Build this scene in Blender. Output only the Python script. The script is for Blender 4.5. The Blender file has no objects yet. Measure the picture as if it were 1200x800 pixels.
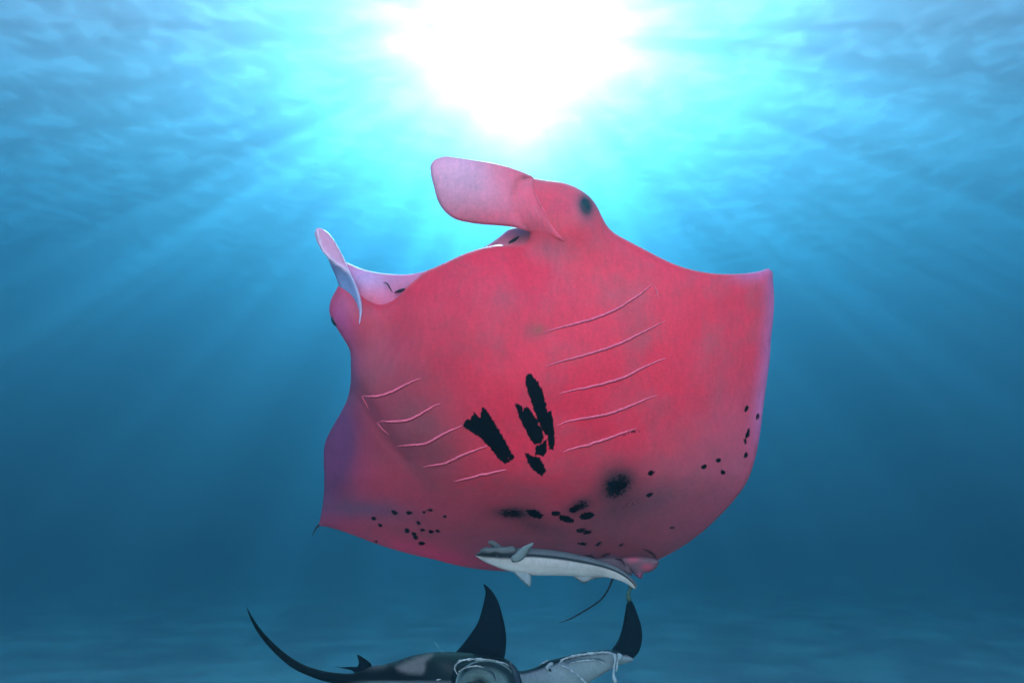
import bpy, math, random
import numpy as np
from mathutils import Vector
from mathutils.geometry import delaunay_2d_cdt

R = math.radians
sc = bpy.context.scene
C = sc.collection
random.seed(4)

# ------------------------------------------------------------------ camera
PITCH = R(12.0)
CAM = Vector((0.0, 0.0, 13.0))
cam = bpy.data.objects.new('camera', bpy.data.cameras.new('camera'))
C.objects.link(cam)
cam.data.sensor_width = 36.0
cam.data.lens = 18.0 / math.tan(R(32.5))
cam.data.clip_start = 0.05
cam.data.clip_end = 5000.0
cam.location = CAM
cam.rotation_euler = (R(90) + PITCH, 0, 0)
sc.camera = cam

# ------------------------------------------------------------------ sky and sun
SUN_EL = R(33.0)
world = bpy.data.worlds.new('World')
sc.world = world
world.use_nodes = True
wn = world.node_tree
sky = wn.nodes.new('ShaderNodeTexSky')
sky.sky_type = 'NISHITA'
sky.sun_disc = False
sky.sun_elevation = SUN_EL
sky.sun_rotation = 0.0
wn.nodes['Background'].inputs[1].default_value = 0.051
wn.links.new(sky.outputs[0], wn.nodes['Background'].inputs[0])
sun = bpy.data.lights.new('sun', 'SUN')
sun.energy = 5.0
sun.angle = R(0.5)
sun.color = (1.0, 0.96, 0.90)
so = bpy.data.objects.new('sun', sun)
C.objects.link(so)
so.location = (0, 40, 60)
so.rotation_euler = Vector((0, math.cos(SUN_EL), math.sin(SUN_EL))).to_track_quat('Z', 'Y').to_euler()

sc.view_settings.view_transform = 'Standard'
sc.view_settings.look = 'None'
sc.view_settings.exposure = 4.5
sc.view_settings.gamma = 1.0
sc.cycles.use_denoising = True
sc.cycles.volume_bounces = 0
sc.cycles.max_bounces = 6
sc.cycles.transparent_max_bounces = 8

# ------------------------------------------------------------------ helpers
FPX = 600.0 / math.tan(R(32.5))
FW = Vector((0, math.cos(PITCH), math.sin(PITCH)))
UP = Vector((0, -math.sin(PITCH), math.cos(PITCH)))


def at(x, y, d):
    """Point of the place at forward distance d metres on the sight line of photo pixel (x, y)."""
    return CAM + (FW + Vector((1, 0, 0)) * ((x - 600.0) / FPX) + UP * ((400.0 - y) / FPX)) * d


def at_np(x, y, d):
    fx = (x - 600.0) / FPX
    fy = (400.0 - y) / FPX
    return np.stack([CAM.x + fx * d,
                     CAM.y + d * (FW.y + UP.y * fy),
                     CAM.z + d * (FW.z + UP.z * fy)], 1)


def spline(pts, closed=False, step=3.0):
    """Catmull-Rom through pts (n-D), resampled about every step units of the first two axes."""
    P = [np.array(p, float) for p in pts]
    n = len(P)
    out = []
    for i in range(n if closed else n - 1):
        p1, p2 = P[i], P[(i + 1) % n]
        p0 = P[i - 1] if (closed or i > 0) else 2 * p1 - p2
        p3 = P[(i + 2) % n] if (closed or i + 2 < n) else 2 * p2 - p1
        l1 = np.linalg.norm(p2[:2] - p1[:2])
        k = max(1, int(round(l1 / step)))
        l0 = max(np.linalg.norm(p1[:2] - p0[:2]), 1e-6)
        l2 = max(np.linalg.norm(p3[:2] - p2[:2]), 1e-6)
        m1 = ((p2 - p1) / l1 - (p2 - p0) / (l0 + l1) + (p1 - p0) / l0) * l1
        m2 = ((p3 - p2) / l2 - (p3 - p1) / (l1 + l2) + (p2 - p1) / l1) * l1
        for j in range(k):
            t = j / k
            out.append((2 * t**3 - 3 * t**2 + 1) * p1 + (t**3 - 2 * t**2 + t) * m1
                       + (-2 * t**3 + 3 * t**2) * p2 + (t**3 - t**2) * m2)
    if not closed:
        out.append(P[-1])
    return np.array(out)


def seg_dist(pts, poly, closed=True):
    best = np.full(len(pts), 1e18)
    m = len(poly)
    for i in range(m if closed else m - 1):
        a = poly[i]
        b = poly[(i + 1) % m]
        ab = b - a
        l = ab @ ab
        t = np.clip(((pts - a) @ ab) / max(l, 1e-12), 0, 1)
        q = pts - (a + t[:, None] * ab)
        best = np.minimum(best, (q * q).sum(1))
    return np.sqrt(best)


def inside(pts, poly):
    x, y = pts[:, 0], pts[:, 1]
    r = np.zeros(len(pts), bool)
    m = len(poly)
    j = m - 1
    for i in range(m):
        xi, yi = poly[i]
        xj, yj = poly[j]
        c = ((yi > y) != (yj > y)) & (x < (xj - xi) * (y - yi) / (yj - yi + 1e-12) + xi)
        r ^= c
        j = i
    return r


def gauss(x, y, cx, cy, rx, ry, rot=0.0):
    c, s = math.cos(R(rot)), math.sin(R(rot))
    u = ((x - cx) * c + (y - cy) * s) / rx
    v = (-(x - cx) * s + (y - cy) * c) / ry
    return np.exp(-(u * u + v * v))


def sstep(a, b, x):
    t = np.clip((x - a) / (b - a), 0, 1)
    return t * t * (3 - 2 * t)


def new_obj(name, verts, faces, material, parent=None, smooth=True):
    me = bpy.data.meshes.new(name)
    if parent is not None:
        o = np.array(parent.location)
        verts = np.asarray(verts, float) - o
    me.from_pydata([tuple(map(float, v)) for v in verts], [], faces)
    me.materials.append(material)
    if smooth:
        me.polygons.foreach_set('use_smooth', [True] * len(me.polygons))
    me.update()
    ob = bpy.data.objects.new(name, me)
    C.objects.link(ob)
    if parent is not None:
        ob.parent = parent
    return ob


def set_attr(ob, name, values, kind='FLOAT_COLOR'):
    a = ob.data.attributes.new(name, kind, 'POINT')
    if kind == 'FLOAT_COLOR':
        v = np.ones((len(values), 4), np.float32)
        v[:, :3] = values
        a.data.foreach_set('color', v.ravel())
    else:
        a.data.foreach_set('value', np.asarray(values, np.float32))


def root(name, loc, label, cat, group=None):
    e = bpy.data.objects.new(name, None)
    C.objects.link(e)
    e.location = loc
    e.empty_display_size = 0.3
    e['label'] = label
    e['category'] = cat
    if group:
        e['group'] = group
    return e


def slab(name, outline, depth, half, colour, material, parent, spacing=6.0, extra=None,
         black=None, edge=0.006, ospace=3.0, closed_spline=True, edge_len=30.0, back_half=None, rim_r=None):
    """A closed two-sided body: outline in photo pixels, depth(x, y) of its mid surface in metres,
    half(x, y) its half thickness, rounded off towards the outline over edge_len pixels."""
    ol = spline(outline, True, ospace) if closed_spline else np.array(outline, float)
    n = len(ol)
    x0, y0 = ol.min(0)
    x1, y1 = ol.max(0)
    g = []
    row = 0
    y = y0 + spacing * 0.5
    while y < y1:
        xs = np.arange(x0 + (spacing * 0.5 if row % 2 else 0), x1, spacing)
        g.append(np.stack([xs, np.full(len(xs), y)], 1))
        y += spacing * 0.866
        row += 1
    g = np.concatenate(g) if g else np.zeros((0, 2))
    if extra is not None:
        for e in extra:      # finer windows: (x0, y0, x1, y1, spacing)
            keep = ~((g[:, 0] > e[0]) & (g[:, 0] < e[2]) & (g[:, 1] > e[1]) & (g[:, 1] < e[3]))
            g = g[keep]
            xs, ys = np.meshgrid(np.arange(e[0], e[2], e[4]), np.arange(e[1], e[3], e[4]))
            xs = xs + (np.arange(xs.shape[0]) % 2)[:, None] * e[4] * 0.5
            g = np.concatenate([g, np.stack([xs.ravel(), ys.ravel()], 1)])
    g = g[inside(g, ol)]
    dd = seg_dist(g, ol)
    g = g[dd > min(spacing, ospace) * 0.55]
    if rim_r is not None:            # rows close to the rim keep it round
        tn = np.roll(ol, -1, 0) - np.roll(ol, 1, 0)
        tn /= np.linalg.norm(tn, axis=1)[:, None] + 1e-9
        nr = np.stack([-tn[:, 1], tn[:, 0]], 1)
        g = g[seg_dist(g, ol) > 5.5]
        for off in (0.8, 2.0, 3.8):
            for sg in (1, -1):
                q = ol + nr * off * sg
                q = q[inside(q, ol)]
                q = q[seg_dist(q, ol) > off * 0.93]
                g = np.concatenate([g, q])
    P = np.concatenate([ol, g])
    res = delaunay_2d_cdt([Vector(p) for p in P], [], [list(range(n))], 1, 1e-4)
    V = np.array([tuple(v) for v in res[0]])
    F = [tuple(f) for f in res[2]]
    orig = res[3]
    rim = np.array([any(k < n for k in o) for o in orig])
    d = seg_dist(V, ol)
    d[rim] = 0
    x, y = V[:, 0], V[:, 1]
    q = np.clip(d / edge_len, 0, 1)
    e = np.sqrt(np.clip(1 - (1 - q)**2, 0, 1))
    h = half(x, y) * e + edge * np.minimum(1, d / 2.0)
    if rim_r is not None:
        k = np.clip(d / 4.5, 0, 1)
        h = h + rim_r(x, y) * np.sqrt(np.clip(1 - (1 - k)**2, 0, 1))
    hb = h if back_half is None else back_half(x, y) * e + edge * np.minimum(1, d / 2.0)
    dm = depth(x, y)
    front = at_np(x, y, dm - h)
    back = at_np(x, y, dm + hb)
    nv = len(V)
    bi = np.full(nv, -1)
    cnt = nv
    for i in range(nv):
        if rim[i]:
            bi[i] = i
        else:
            bi[i] = cnt
            cnt += 1
    verts = np.concatenate([front, back[~rim]])
    a = V[[f[0] for f in F]]
    b = V[[f[1] for f in F]]
    c = V[[f[2] for f in F]]
    cr = (b[:, 0] - a[:, 0]) * (c[:, 1] - a[:, 1]) - (b[:, 1] - a[:, 1]) * (c[:, 0] - a[:, 0])
    faces = []
    for f, s in zip(F, cr):
        f = f if s < 0 else (f[0], f[2], f[1])     # image y is down: this winding faces the camera
        faces.append(f)
        if not all(rim[k] for k in f):
            faces.append((int(bi[f[0]]), int(bi[f[2]]), int(bi[f[1]])))
    ob = new_obj(name, verts, faces, material, parent)
    col = colour(x, y, d)
    set_attr(ob, 'pigment_and_shade', np.concatenate([col, col[~rim]]))
    bl = black(V) if black is not None else np.full(nv, 50.0)
    set_attr(ob, 'black', np.concatenate([bl, np.full((~rim).sum(), 50.0)]), 'FLOAT')
    return ob


def flat_colour(c):
    return lambda x, y, d: np.tile(np.array(c, float), (len(x), 1))


def loft(name, rings, material, parent, closed_ends=True, colours=None, nseg=None):
    """rings: list of (n, 3) arrays with equal n"""
    n = len(rings[0])
    verts = np.concatenate(rings)
    faces = []
    for i in range(len(rings) - 1):
        for j in range(n):
            k = (j + 1) % n
            faces.append((i * n + j, i * n + k, (i + 1) * n + k, (i + 1) * n + j))
    if closed_ends:
        m = len(verts)
        verts = np.concatenate([verts, rings[0].mean(0)[None], rings[-1].mean(0)[None]])
        l = (len(rings) - 1) * n
        for j in range(n):
            k = (j + 1) % n
            faces.append((m, k, j))
            faces.append((m + 1, l + j, l + k))
    ob = new_obj(name, verts, faces, material, parent)
    if colours is not None:
        cc = np.concatenate(colours)
        if closed_ends:
            cc = np.concatenate([cc, colours[0].mean(0)[None], colours[-1].mean(0)[None]])
        set_attr(ob, 'pigment_and_shade', cc)
        set_attr(ob, 'black', np.full(len(cc), 50.0), 'FLOAT')
    return ob


def tube(name, pts, radii, material, parent, colour=None, n=8, step=3.0, flat=1.0, uneven=0.0):
    """pts: (x, y, depth) in photo pixels and metres; radii in pixels at the same points."""
    q = spline([tuple(p) + (r,) for p, r in zip(pts, radii)], False, step)
    if uneven:
        rj = random.Random(len(q) * 7 + int(pts[0][0]))
        for w in q[1:-1]:
            w[3] *= 1 + uneven * rj.uniform(-1, 1)
            w[0] += 0.35 * uneven * rj.uniform(-1, 1)
            w[1] += 0.5 * uneven * rj.uniform(-1, 1)
    cen = at_np(q[:, 0], q[:, 1], q[:, 2])
    rad = np.maximum(q[:, 3], 0.12) * q[:, 2] / FPX
    rings = []
    for i in range(len(cen)):
        t = cen[min(i + 1, len(cen) - 1)] - cen[max(i - 1, 0)]
        t = t / (np.linalg.norm(t) + 1e-9)
        view = cen[i] - np.array(CAM)
        view /= np.linalg.norm(view)
        s = np.cross(t, view)
        s /= np.linalg.norm(s) + 1e-9
        u = np.cross(s, t)
        a = np.linspace(0, 2 * math.pi, n, endpoint=False)
        rings.append(cen[i] + rad[i] * (np.cos(a)[:, None] * s + flat * np.sin(a)[:, None] * u))
    cols = None
    if colour is not None:
        cols = [np.tile(np.array(colour, float), (n, 1)) for _ in rings]
    return loft(name, rings, material, parent, True, cols)


# ------------------------------------------------------------------ materials
def mat(name):
    m = bpy.data.materials.new(name)
    m.use_nodes = True
    m.node_tree.nodes.clear()
    out = m.node_tree.nodes.new('ShaderNodeOutputMaterial')
    return m, m.node_tree.nodes, m.node_tree.links.new, out


def skin_material(name, rough=0.6, spec=0.15, grain=0.17, bump=0.10, black_soft=1.6, black_col=(0.0022, 0.0022, 0.0025),
                  scale=1.0, sss=0.0, scuff=0.06, dusk=0.6):
    m, N, L, out = mat(name)
    b = N.new('ShaderNodeBsdfPrincipled')
    b.inputs['Roughness'].default_value = rough
    b.inputs['Specular IOR Level'].default_value = spec
    if sss:
        b.inputs['Subsurface Weight'].default_value = sss
        b.inputs['Subsurface Radius'].default_value = (1.0, 0.25, 0.3)
        b.inputs['Subsurface Scale'].default_value = 0.02
    at_ = N.new('ShaderNodeAttribute')
    at_.attribute_name = 'pigment_and_shade'
    tc = N.new('ShaderNodeTexCoord')
    # fine grain of the skin
    n1 = N.new('ShaderNodeTexNoise')
    n1.inputs['Scale'].default_value = 55.0 * scale
    n1.inputs['Detail'].default_value = 4.0
    n1.inputs['Roughness'].default_value = 0.75
    L(tc.outputs['Object'], n1.inputs['Vector'])
    n2 = N.new('ShaderNodeTexNoise')
    n2.inputs['Scale'].default_value = 4.5 * scale
    n2.inputs['Detail'].default_value = 5.0
    n2.inputs['Roughness'].default_value = 0.6
    L(tc.outputs['Object'], n2.inputs['Vector'])
    ad = N.new('ShaderNodeMath')
    ad.operation = 'MULTIPLY_ADD'
    L(n2.outputs[0], ad.inputs[0])
    ad.inputs[1].default_value = 0.8
    L(n1.outputs[0], ad.inputs[2])
    mr = N.new('ShaderNodeMapRange')
    mr.inputs['From Min'].default_value = 0.55
    mr.inputs['From Max'].default_value = 1.25
    mr.inputs['To Min'].default_value = 1.0 - grain
    mr.inputs['To Max'].default_value = 1.0 + grain
    L(ad.outputs[0], mr.inputs[0])
    mx = N.new('ShaderNodeMix')
    mx.data_type = 'RGBA'
    mx.blend_type = 'MULTIPLY'
    mx.inputs['Factor'].default_value = 1.0
    L(at_.outputs['Color'], mx.inputs['A'])
    L(mr.outputs[0], mx.inputs['B'])
    n4 = N.new('ShaderNodeTexNoise')            # faint scuffs drawn out along the body
    n4.inputs['Scale'].default_value = 34.0 * scale
    n4.inputs['Detail'].default_value = 4.0
    m4 = N.new('ShaderNodeMapping')
    m4.inputs['Rotation'].default_value = (0, R(-32), 0)
    m4.inputs['Scale'].default_value = (1.0, 1.0, 0.25)
    L(tc.outputs['Object'], m4.inputs['Vector'])
    L(m4.outputs[0], n4.inputs['Vector'])
    r4 = N.new('ShaderNodeMapRange')
    r4.inputs['From Min'].default_value = 0.3
    r4.inputs['From Max'].default_value = 0.7
    r4.inputs['To Min'].default_value = 1.0 - scuff
    r4.inputs['To Max'].default_value = 1.0 + scuff
    L(n4.outputs[0], r4.inputs[0])
    mx4 = N.new('ShaderNodeMix')
    mx4.data_type = 'RGBA'
    mx4.blend_type = 'MULTIPLY'
    mx4.inputs['Factor'].default_value = 1.0
    L(mx.outputs['Result'], mx4.inputs['A'])
    L(r4.outputs[0], mx4.inputs['B'])
    n5 = N.new('ShaderNodeTexNoise')            # duskier skin in drifting patches
    n5.inputs['Scale'].default_value = 2.8 * scale
    n5.inputs['Detail'].default_value = 6.0
    n5.inputs['Roughness'].default_value = 0.65
    L(tc.outputs['Object'], n5.inputs['Vector'])
    r5 = N.new('ShaderNodeMapRange')
    r5.inputs['From Min'].default_value = 0.46
    r5.inputs['From Max'].default_value = 0.75
    r5.inputs['To Max'].default_value = dusk
    L(n5.outputs[0], r5.inputs[0])
    hs = N.new('ShaderNodeHueSaturation')
    hs.inputs['Saturation'].default_value = 0.86
    hs.inputs['Value'].default_value = 0.5
    L(mx4.outputs['Result'], hs.inputs['Color'])
    mx5 = N.new('ShaderNodeMix')
    mx5.data_type = 'RGBA'
    L(r5.outputs[0], mx5.inputs['Factor'])
    L(mx4.outputs['Result'], mx5.inputs['A'])
    L(hs.outputs[0], mx5.inputs['B'])
    mx = mx5
    # black markings with ragged, streaky borders
    bk = N.new('ShaderNodeAttribute')
    bk.attribute_name = 'black'
    n3 = N.new('ShaderNodeTexNoise')
    n3.inputs['Scale'].default_value = 70.0 * scale
    n3.inputs['Detail'].default_value = 3.0
    mp = N.new('ShaderNodeMapping')
    mp.inputs['Rotation'].default_value = (0, R(28), 0)
    mp.inputs['Scale'].default_value = (1.0, 1.0, 0.3)
    L(tc.outputs['Object'], mp.inputs['Vector'])
    L(mp.outputs[0], n3.inputs['Vector'])
    ma = N.new('ShaderNodeMath')
    ma.operation = 'MULTIPLY_ADD'
    L(n3.outputs[0], ma.inputs[0])
    ma.inputs[1].default_value = 7.0
    L(bk.outputs['Fac'], ma.inputs[2])
    m2 = N.new('ShaderNodeMapRange')
    m2.inputs['From Min'].default_value = 3.5 - black_soft * 0.5
    m2.inputs['From Max'].default_value = 3.5 + black_soft * 0.5
    m2.inputs['To Min'].default_value = 1.0
    m2.inputs['To Max'].default_value = 0.0
    L(ma.outputs[0], m2.inputs[0])
    mb = N.new('ShaderNodeMix')
    mb.data_type = 'RGBA'
    L(m2.outputs[0], mb.inputs['Factor'])
    L(mx.outputs['Result'], mb.inputs['A'])
    mb.inputs['B'].default_value = (*black_col, 1)
    L(mb.outputs['Result'], b.inputs['Base Color'])
    sp = N.new('ShaderNodeMapRange')
    sp.inputs['To Min'].default_value = spec
    sp.inputs['To Max'].default_value = spec * 0.2
    L(m2.outputs[0], sp.inputs[0])
    L(sp.outputs[0], b.inputs['Specular IOR Level'])
    # relief
    bp = N.new('ShaderNodeBump')
    bp.inputs['Strength'].default_value = bump
    bp.inputs['Distance'].default_value = 0.012
    L(ad.outputs[0], bp.inputs['Height'])
    L(bp.outputs[0], b.inputs['Normal'])
    L(b.outputs[0], out.inputs['Surface'])
    return m


def plain_material(name, colour, rough=0.5, spec=0.3, grain=0.25, scale=60.0, bump=0.15):
    m, N, L, out = mat(name)
    b = N.new('ShaderNodeBsdfPrincipled')
    b.inputs['Roughness'].default_value = rough
    b.inputs['Specular IOR Level'].default_value = spec
    tc = N.new('ShaderNodeTexCoord')
    n = N.new('ShaderNodeTexNoise')
    n.inputs['Scale'].default_value = scale
    n.inputs['Detail'].default_value = 3.0
    L(tc.outputs['Object'], n.inputs['Vector'])
    r = N.new('ShaderNodeValToRGB')
    r.color_ramp.elements[0].position = 0.3
    r.color_ramp.elements[1].position = 0.7
    r.color_ramp.elements[0].color = (*[c * (1 - grain) for c in colour], 1)
    r.color_ramp.elements[1].color = (*[min(1, c * (1 + grain)) for c in colour], 1)
    L(n.outputs[0], r.inputs[0])
    L(r.outputs[0], b.inputs['Base Color'])
    bp = N.new('ShaderNodeBump')
    bp.inputs['Strength'].default_value = bump
    bp.inputs['Distance'].default_value = 0.005
    L(n.outputs[0], bp.inputs['Height'])
    L(bp.outputs[0], b.inputs['Normal'])
    L(b.outputs[0], out.inputs['Surface'])
    return m


PINK_SKIN = skin_material('pink_skin', rough=0.5, spec=0.16)
DARK_SKIN = skin_material('dark_skin', rough=0.7, spec=0.02, grain=0.35, bump=0.2)
FISH_SKIN = skin_material('remora_skin', rough=0.5, spec=0.12, grain=0.2, bump=0.1, scale=2.0)
BLACK = plain_material('black_skin', (0.008, 0.008, 0.010), 0.35, 0.4)
EYE = plain_material('eye_surface', (0.010, 0.010, 0.011), 0.6, 0.1)
SLIT = plain_material('mouth_slit_dark', (0.03, 0.006, 0.010), 0.6, 0.1)
PINK_PALE = plain_material('pale_gill_edge', (0.86, 0.09, 0.13), 0.5, 0.15)
PINK_DARK = plain_material('gill_shadow', (0.16, 0.010, 0.018), 0.7, 0.05)  # dark colour for the painted shadow under each gill flap
LIP = plain_material('pale_lip', (0.34, 0.26, 0.24), 0.5, 0.2, grain=0.6, scale=25.0)
WHIP = plain_material('dark_tail_skin', (0.012, 0.013, 0.02), 0.5, 0.2)

# ------------------------------------------------------------------ the sea: bed, surface, water
SURF_Z = 88.0
BACK = -11.5  # sea cut short behind the camera so open sky fills the belly with light
FAR = 720.0
SIDE = 540.0


def structure(ob):
    ob['kind'] = 'structure'
    return ob


def make_seabed():
    m, N, L, out = mat('white_sand')
    b = N.new('ShaderNodeBsdfPrincipled')
    b.inputs['Roughness'].default_value = 0.9
    b.inputs['Specular IOR Level'].default_value = 0.1
    tc = N.new('ShaderNodeTexCoord')
    n = N.new('ShaderNodeTexNoise')
    n.inputs['Scale'].default_value = 0.25
    n.inputs['Detail'].default_value = 8.0
    L(tc.outputs['Object'], n.inputs['Vector'])
    r = N.new('ShaderNodeValToRGB')
    r.color_ramp.elements[0].position = 0.3
    r.color_ramp.elements[1].position = 0.7
    r.color_ramp.elements[0].color = (0.42, 0.39, 0.34, 1)
    r.color_ramp.elements[1].color = (0.56, 0.53, 0.47, 1)
    L(n.outputs[0], r.inputs[0])
    L(r.outputs[0], b.inputs['Base Color'])
    wv = N.new('ShaderNodeTexWave')
    wv.inputs['Scale'].default_value = 0.9
    wv.inputs['Distortion'].default_value = 6.0
    wv.inputs['Detail'].default_value = 3.0
    L(tc.outputs['Object'], wv.inputs['Vector'])
    bp = N.new('ShaderNodeBump')
    bp.inputs['Strength'].default_value = 0.4
    bp.inputs['Distance'].default_value = 0.08
    L(wv.outputs['Fac'], bp.inputs['Height'])
    L(bp.outputs[0], b.inputs['Normal'])
    L(b.outputs[0], out.inputs['Surface'])
    nx, ny = 90, 90
    xs = np.linspace(-1500, 1500, nx)
    xs = np.sign(xs) * (np.abs(xs) / 1500)**2.2 * 1500
    ys = np.linspace(0, 1, ny)**2.2 * 2600 - 30
    X, Y = np.meshgrid(xs, ys)
    Z = 0.25 * np.sin(X * 0.11 + 1.3) * np.sin(Y * 0.09) + 0.18 * np.sin(X * 0.047 + Y * 0.06)
    Z = Z - 0.2
    v = np.stack([X.ravel(), Y.ravel(), Z.ravel()], 1)
    f = [(j * nx + i, j * nx + i + 1, (j + 1) * nx + i + 1, (j + 1) * nx + i) for j in range(ny - 1) for i in range(nx - 1)]
    structure(new_obj('seabed', v, f, m))


SURF_TINT = (0.88, 0.36, 0.295)
SURF_LO, SURF_HI = 0.22, 1.0
SURF_GLOW = (0.38, 0.03, 0.02)


def make_surface():
    """The underside of the waves: it lets the sun through in focused patches (the shafts) and glows a little."""
    m, N, L, out = mat('water_surface')
    tc = N.new('ShaderNodeTexCoord')
    n = N.new('ShaderNodeTexNoise')
    n.inputs['Scale'].default_value = 0.20
    n.inputs['Detail'].default_value = 1.0
    n.inputs['Distortion'].default_value = 0.2
    L(tc.outputs['Object'], n.inputs['Vector'])
    r = N.new('ShaderNodeValToRGB')
    r.color_ramp.elements[0].position = 0.44
    r.color_ramp.elements[1].position = 0.66
    r.color_ramp.elements[0].color = (*[SURF_LO * t for t in SURF_TINT], 1)
    r.color_ramp.elements[1].color = (*[SURF_HI * t for t in SURF_TINT], 1)
    L(n.outputs[0], r.inputs[0])
    t = N.new('ShaderNodeBsdfTransparent')
    L(r.outputs[0], t.inputs[0])
    g = N.new('ShaderNodeBsdfTranslucent')
    g.inputs[0].default_value = (*SURF_GLOW, 1)
    a = N.new('ShaderNodeAddShader')
    L(t.outputs[0], a.inputs[0])
    L(g.outputs[0], a.inputs[1])
    L(a.outputs[0], out.inputs['Surface'])
    nx, ny = 200, 140
    xs = np.linspace(-SIDE + 0.5, SIDE - 0.5, nx)
    ys = np.linspace(BACK + 0.5, FAR - 0.5, ny)
    X, Y = np.meshgrid(xs, ys)
    Z = SURF_Z + 0.10 * np.sin(X * 0.6 + 0.3 * Y) + 0.08 * np.sin(Y * 0.8 - 0.2 * X + 1.0)
    v = np.stack([X.ravel(), Y.ravel(), Z.ravel()], 1)
    f = [(j * nx + i, j * nx + i + 1, (j + 1) * nx + i + 1, (j + 1) * nx + i) for j in range(ny - 1) for i in range(nx - 1)]
    structure(new_obj('water_surface', v, f, m))


def make_water():
    m, N, L, out = mat('sea_water')
    v = N.new('ShaderNodeVolumePrincipled')          # blue body of the water
    v.inputs['Color'].default_value = (0.0, 0.125, 0.27, 1)
    v.inputs['Absorption Color'].default_value = (0.035, 0.47, 0.87, 1)
    v.inputs['Density'].default_value = 0.0313
    v.inputs['Anisotropy'].default_value = 0.42
    p = N.new('ShaderNodeVolumePrincipled')          # drifting particles, strongly forward scattering
    p.inputs['Color'].default_value = (0.68, 0.88, 0.88, 1)
    p.inputs['Density'].default_value = 0.0062
    p.inputs['Anisotropy'].default_value = 0.93
    a = N.new('ShaderNodeAddShader')
    L(v.outputs[0], a.inputs[0])
    L(p.outputs[0], a.inputs[1])
    L(a.outputs[0], out.inputs['Volume'])
    z0, z1 = -2.0, SURF_Z + 0.6
    V = [(x, y, z) for z in (z0, z1) for y in (BACK, FAR) for x in (-SIDE, SIDE)]
    F = [(0, 2, 3, 1), (4, 5, 7, 6), (0, 1, 5, 4), (2, 6, 7, 3), (0, 4, 6, 2), (1, 3, 7, 5)]
    h = new_obj('haze', V, F, m, smooth=False)
    h['kind'] = 'stuff'
    h['label'] = 'blue sea water full of drifting particles'


make_seabed()
make_surface()
make_water()

# ------------------------------------------------------------------ the pink manta ray
D0 = 5.2
GROOVE = spline([(404, 436), (413, 452), (424, 466), (442, 495), (464, 524), (482, 540)], False, 4)


def lump(x, y):
    """relief of the belly towards the camera, metres"""
    w = 0.30 * gauss(x, y, 610, 450, 190, 170)
    s = ((x - 405) * 120 - (y - 440) * 95) / 153.0      # to the right of the gill groove
    k = 7 + 38 * sstep(490, 590, y)
    sp = k * np.log1p(np.exp(np.clip(-s / k, -40, 40)))
    w = w - 0.34 * (1 - np.exp(-sp / 60.0))
    gd = seg_dist(np.stack([x, y], 1), GROOVE, False)
    w = w - 0.035 * np.exp(-(gd / 7.0)**2) - 0.05 * sstep(4, -10, s) * np.exp(-(gd / 34.0)**2)
    w = w - 0.36 * (np.clip(y - 555, 0, None) / 110.0)**1.5
    w = w - 0.22 * (np.clip(x - 790, 0, None) / 115.0)**2
    # shoulder of the right eye, cheek of the left eye, throat behind the jaw
    w = w + 0.10 * gauss(x, y, 676, 250, 42, 50, 35)
    w = w - 0.10 * gauss(x, y, 625, 300, 24, 30) - 0.05 * gauss(x, y, 452, 385, 26, 40)
    w = w + 0.05 * gauss(x, y, 560, 345, 80, 45, -25)
    # slight folds of skin
    w = w + 0.0035 * np.sin((x - 650) * 0.75 + 0.06 * (y - 330)) * gauss(x, y, 656, 330, 13, 26, -12)
    w = w + 0.0035 * np.sin((x + y * 0.55) * 0.5) * gauss(x, y, 470, 415, 40, 22, 20)
    w = w + 0.006 * np.sin(x * 0.045 + y * 0.02) * np.sin(y * 0.05 - x * 0.01)
    return w


def body_half(x, y):
    return 0.035 + 0.13 * gauss(x, y, 590, 430, 150, 150) + 0.04 * gauss(x, y, 670, 250, 50, 50) + 0.03 * gauss(x, y, 400, 370, 30, 40)


def body_rim(x, y):
    return 0.012 + 0.045 * sstep(560, 300, y)


BODY = [(398, 334), (412, 337), (430, 351), (447, 357), (457, 354), (467, 347), (478, 335.5), (490, 325), (497, 319), (510, 313),
        (519, 309), (544, 297.5), (567, 290), (585, 286.6), (600, 286.6), (612, 285.8), (619, 281), (621, 273),
        (611, 262), (604, 245), (604, 225), (612, 210.5), (622, 208.5), (632, 210), (640, 211.3), (655, 213), (671.5, 218), (682.5, 224), (692, 231.6), (699, 241),
        (704.5, 252), (712.5, 266), (718, 271.5), (732, 280), (750, 289.5), (770, 300), (780, 305), (797, 312), (820, 318), (837, 320.5),
        (860, 321), (880, 319.6), (893, 317), (901, 314.8), (904, 317), (906, 330), (907.3, 350), (905.5, 380), (904, 392), (902, 421), (898, 451),
        (894, 481), (889.5, 515), (884, 540), (875, 565), (862, 583.5), (846, 601.5), (830, 617), (815, 629.5), (800, 640), (788, 647),
        (773, 655), (757, 663), (735, 668), (705, 671), (670, 672), (630, 671), (590, 669), (556, 666), (530, 661), (510, 655.5), (485, 650),
        (461, 643.5), (440.5, 636.8), (420, 629), (396, 620.6), (383, 617), (373.5, 614.5), (374.5, 611), (376.3, 602), (379, 583),
        (380, 560), (379.3, 538), (380.5, 520), (383.8, 511), (391, 497.5), (400, 482), (407, 467), (410.3, 452), (411, 429), (410, 411), (402, 396),
        (395, 385), (389, 375), (386, 365), (387, 354), (392, 343)]

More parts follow.
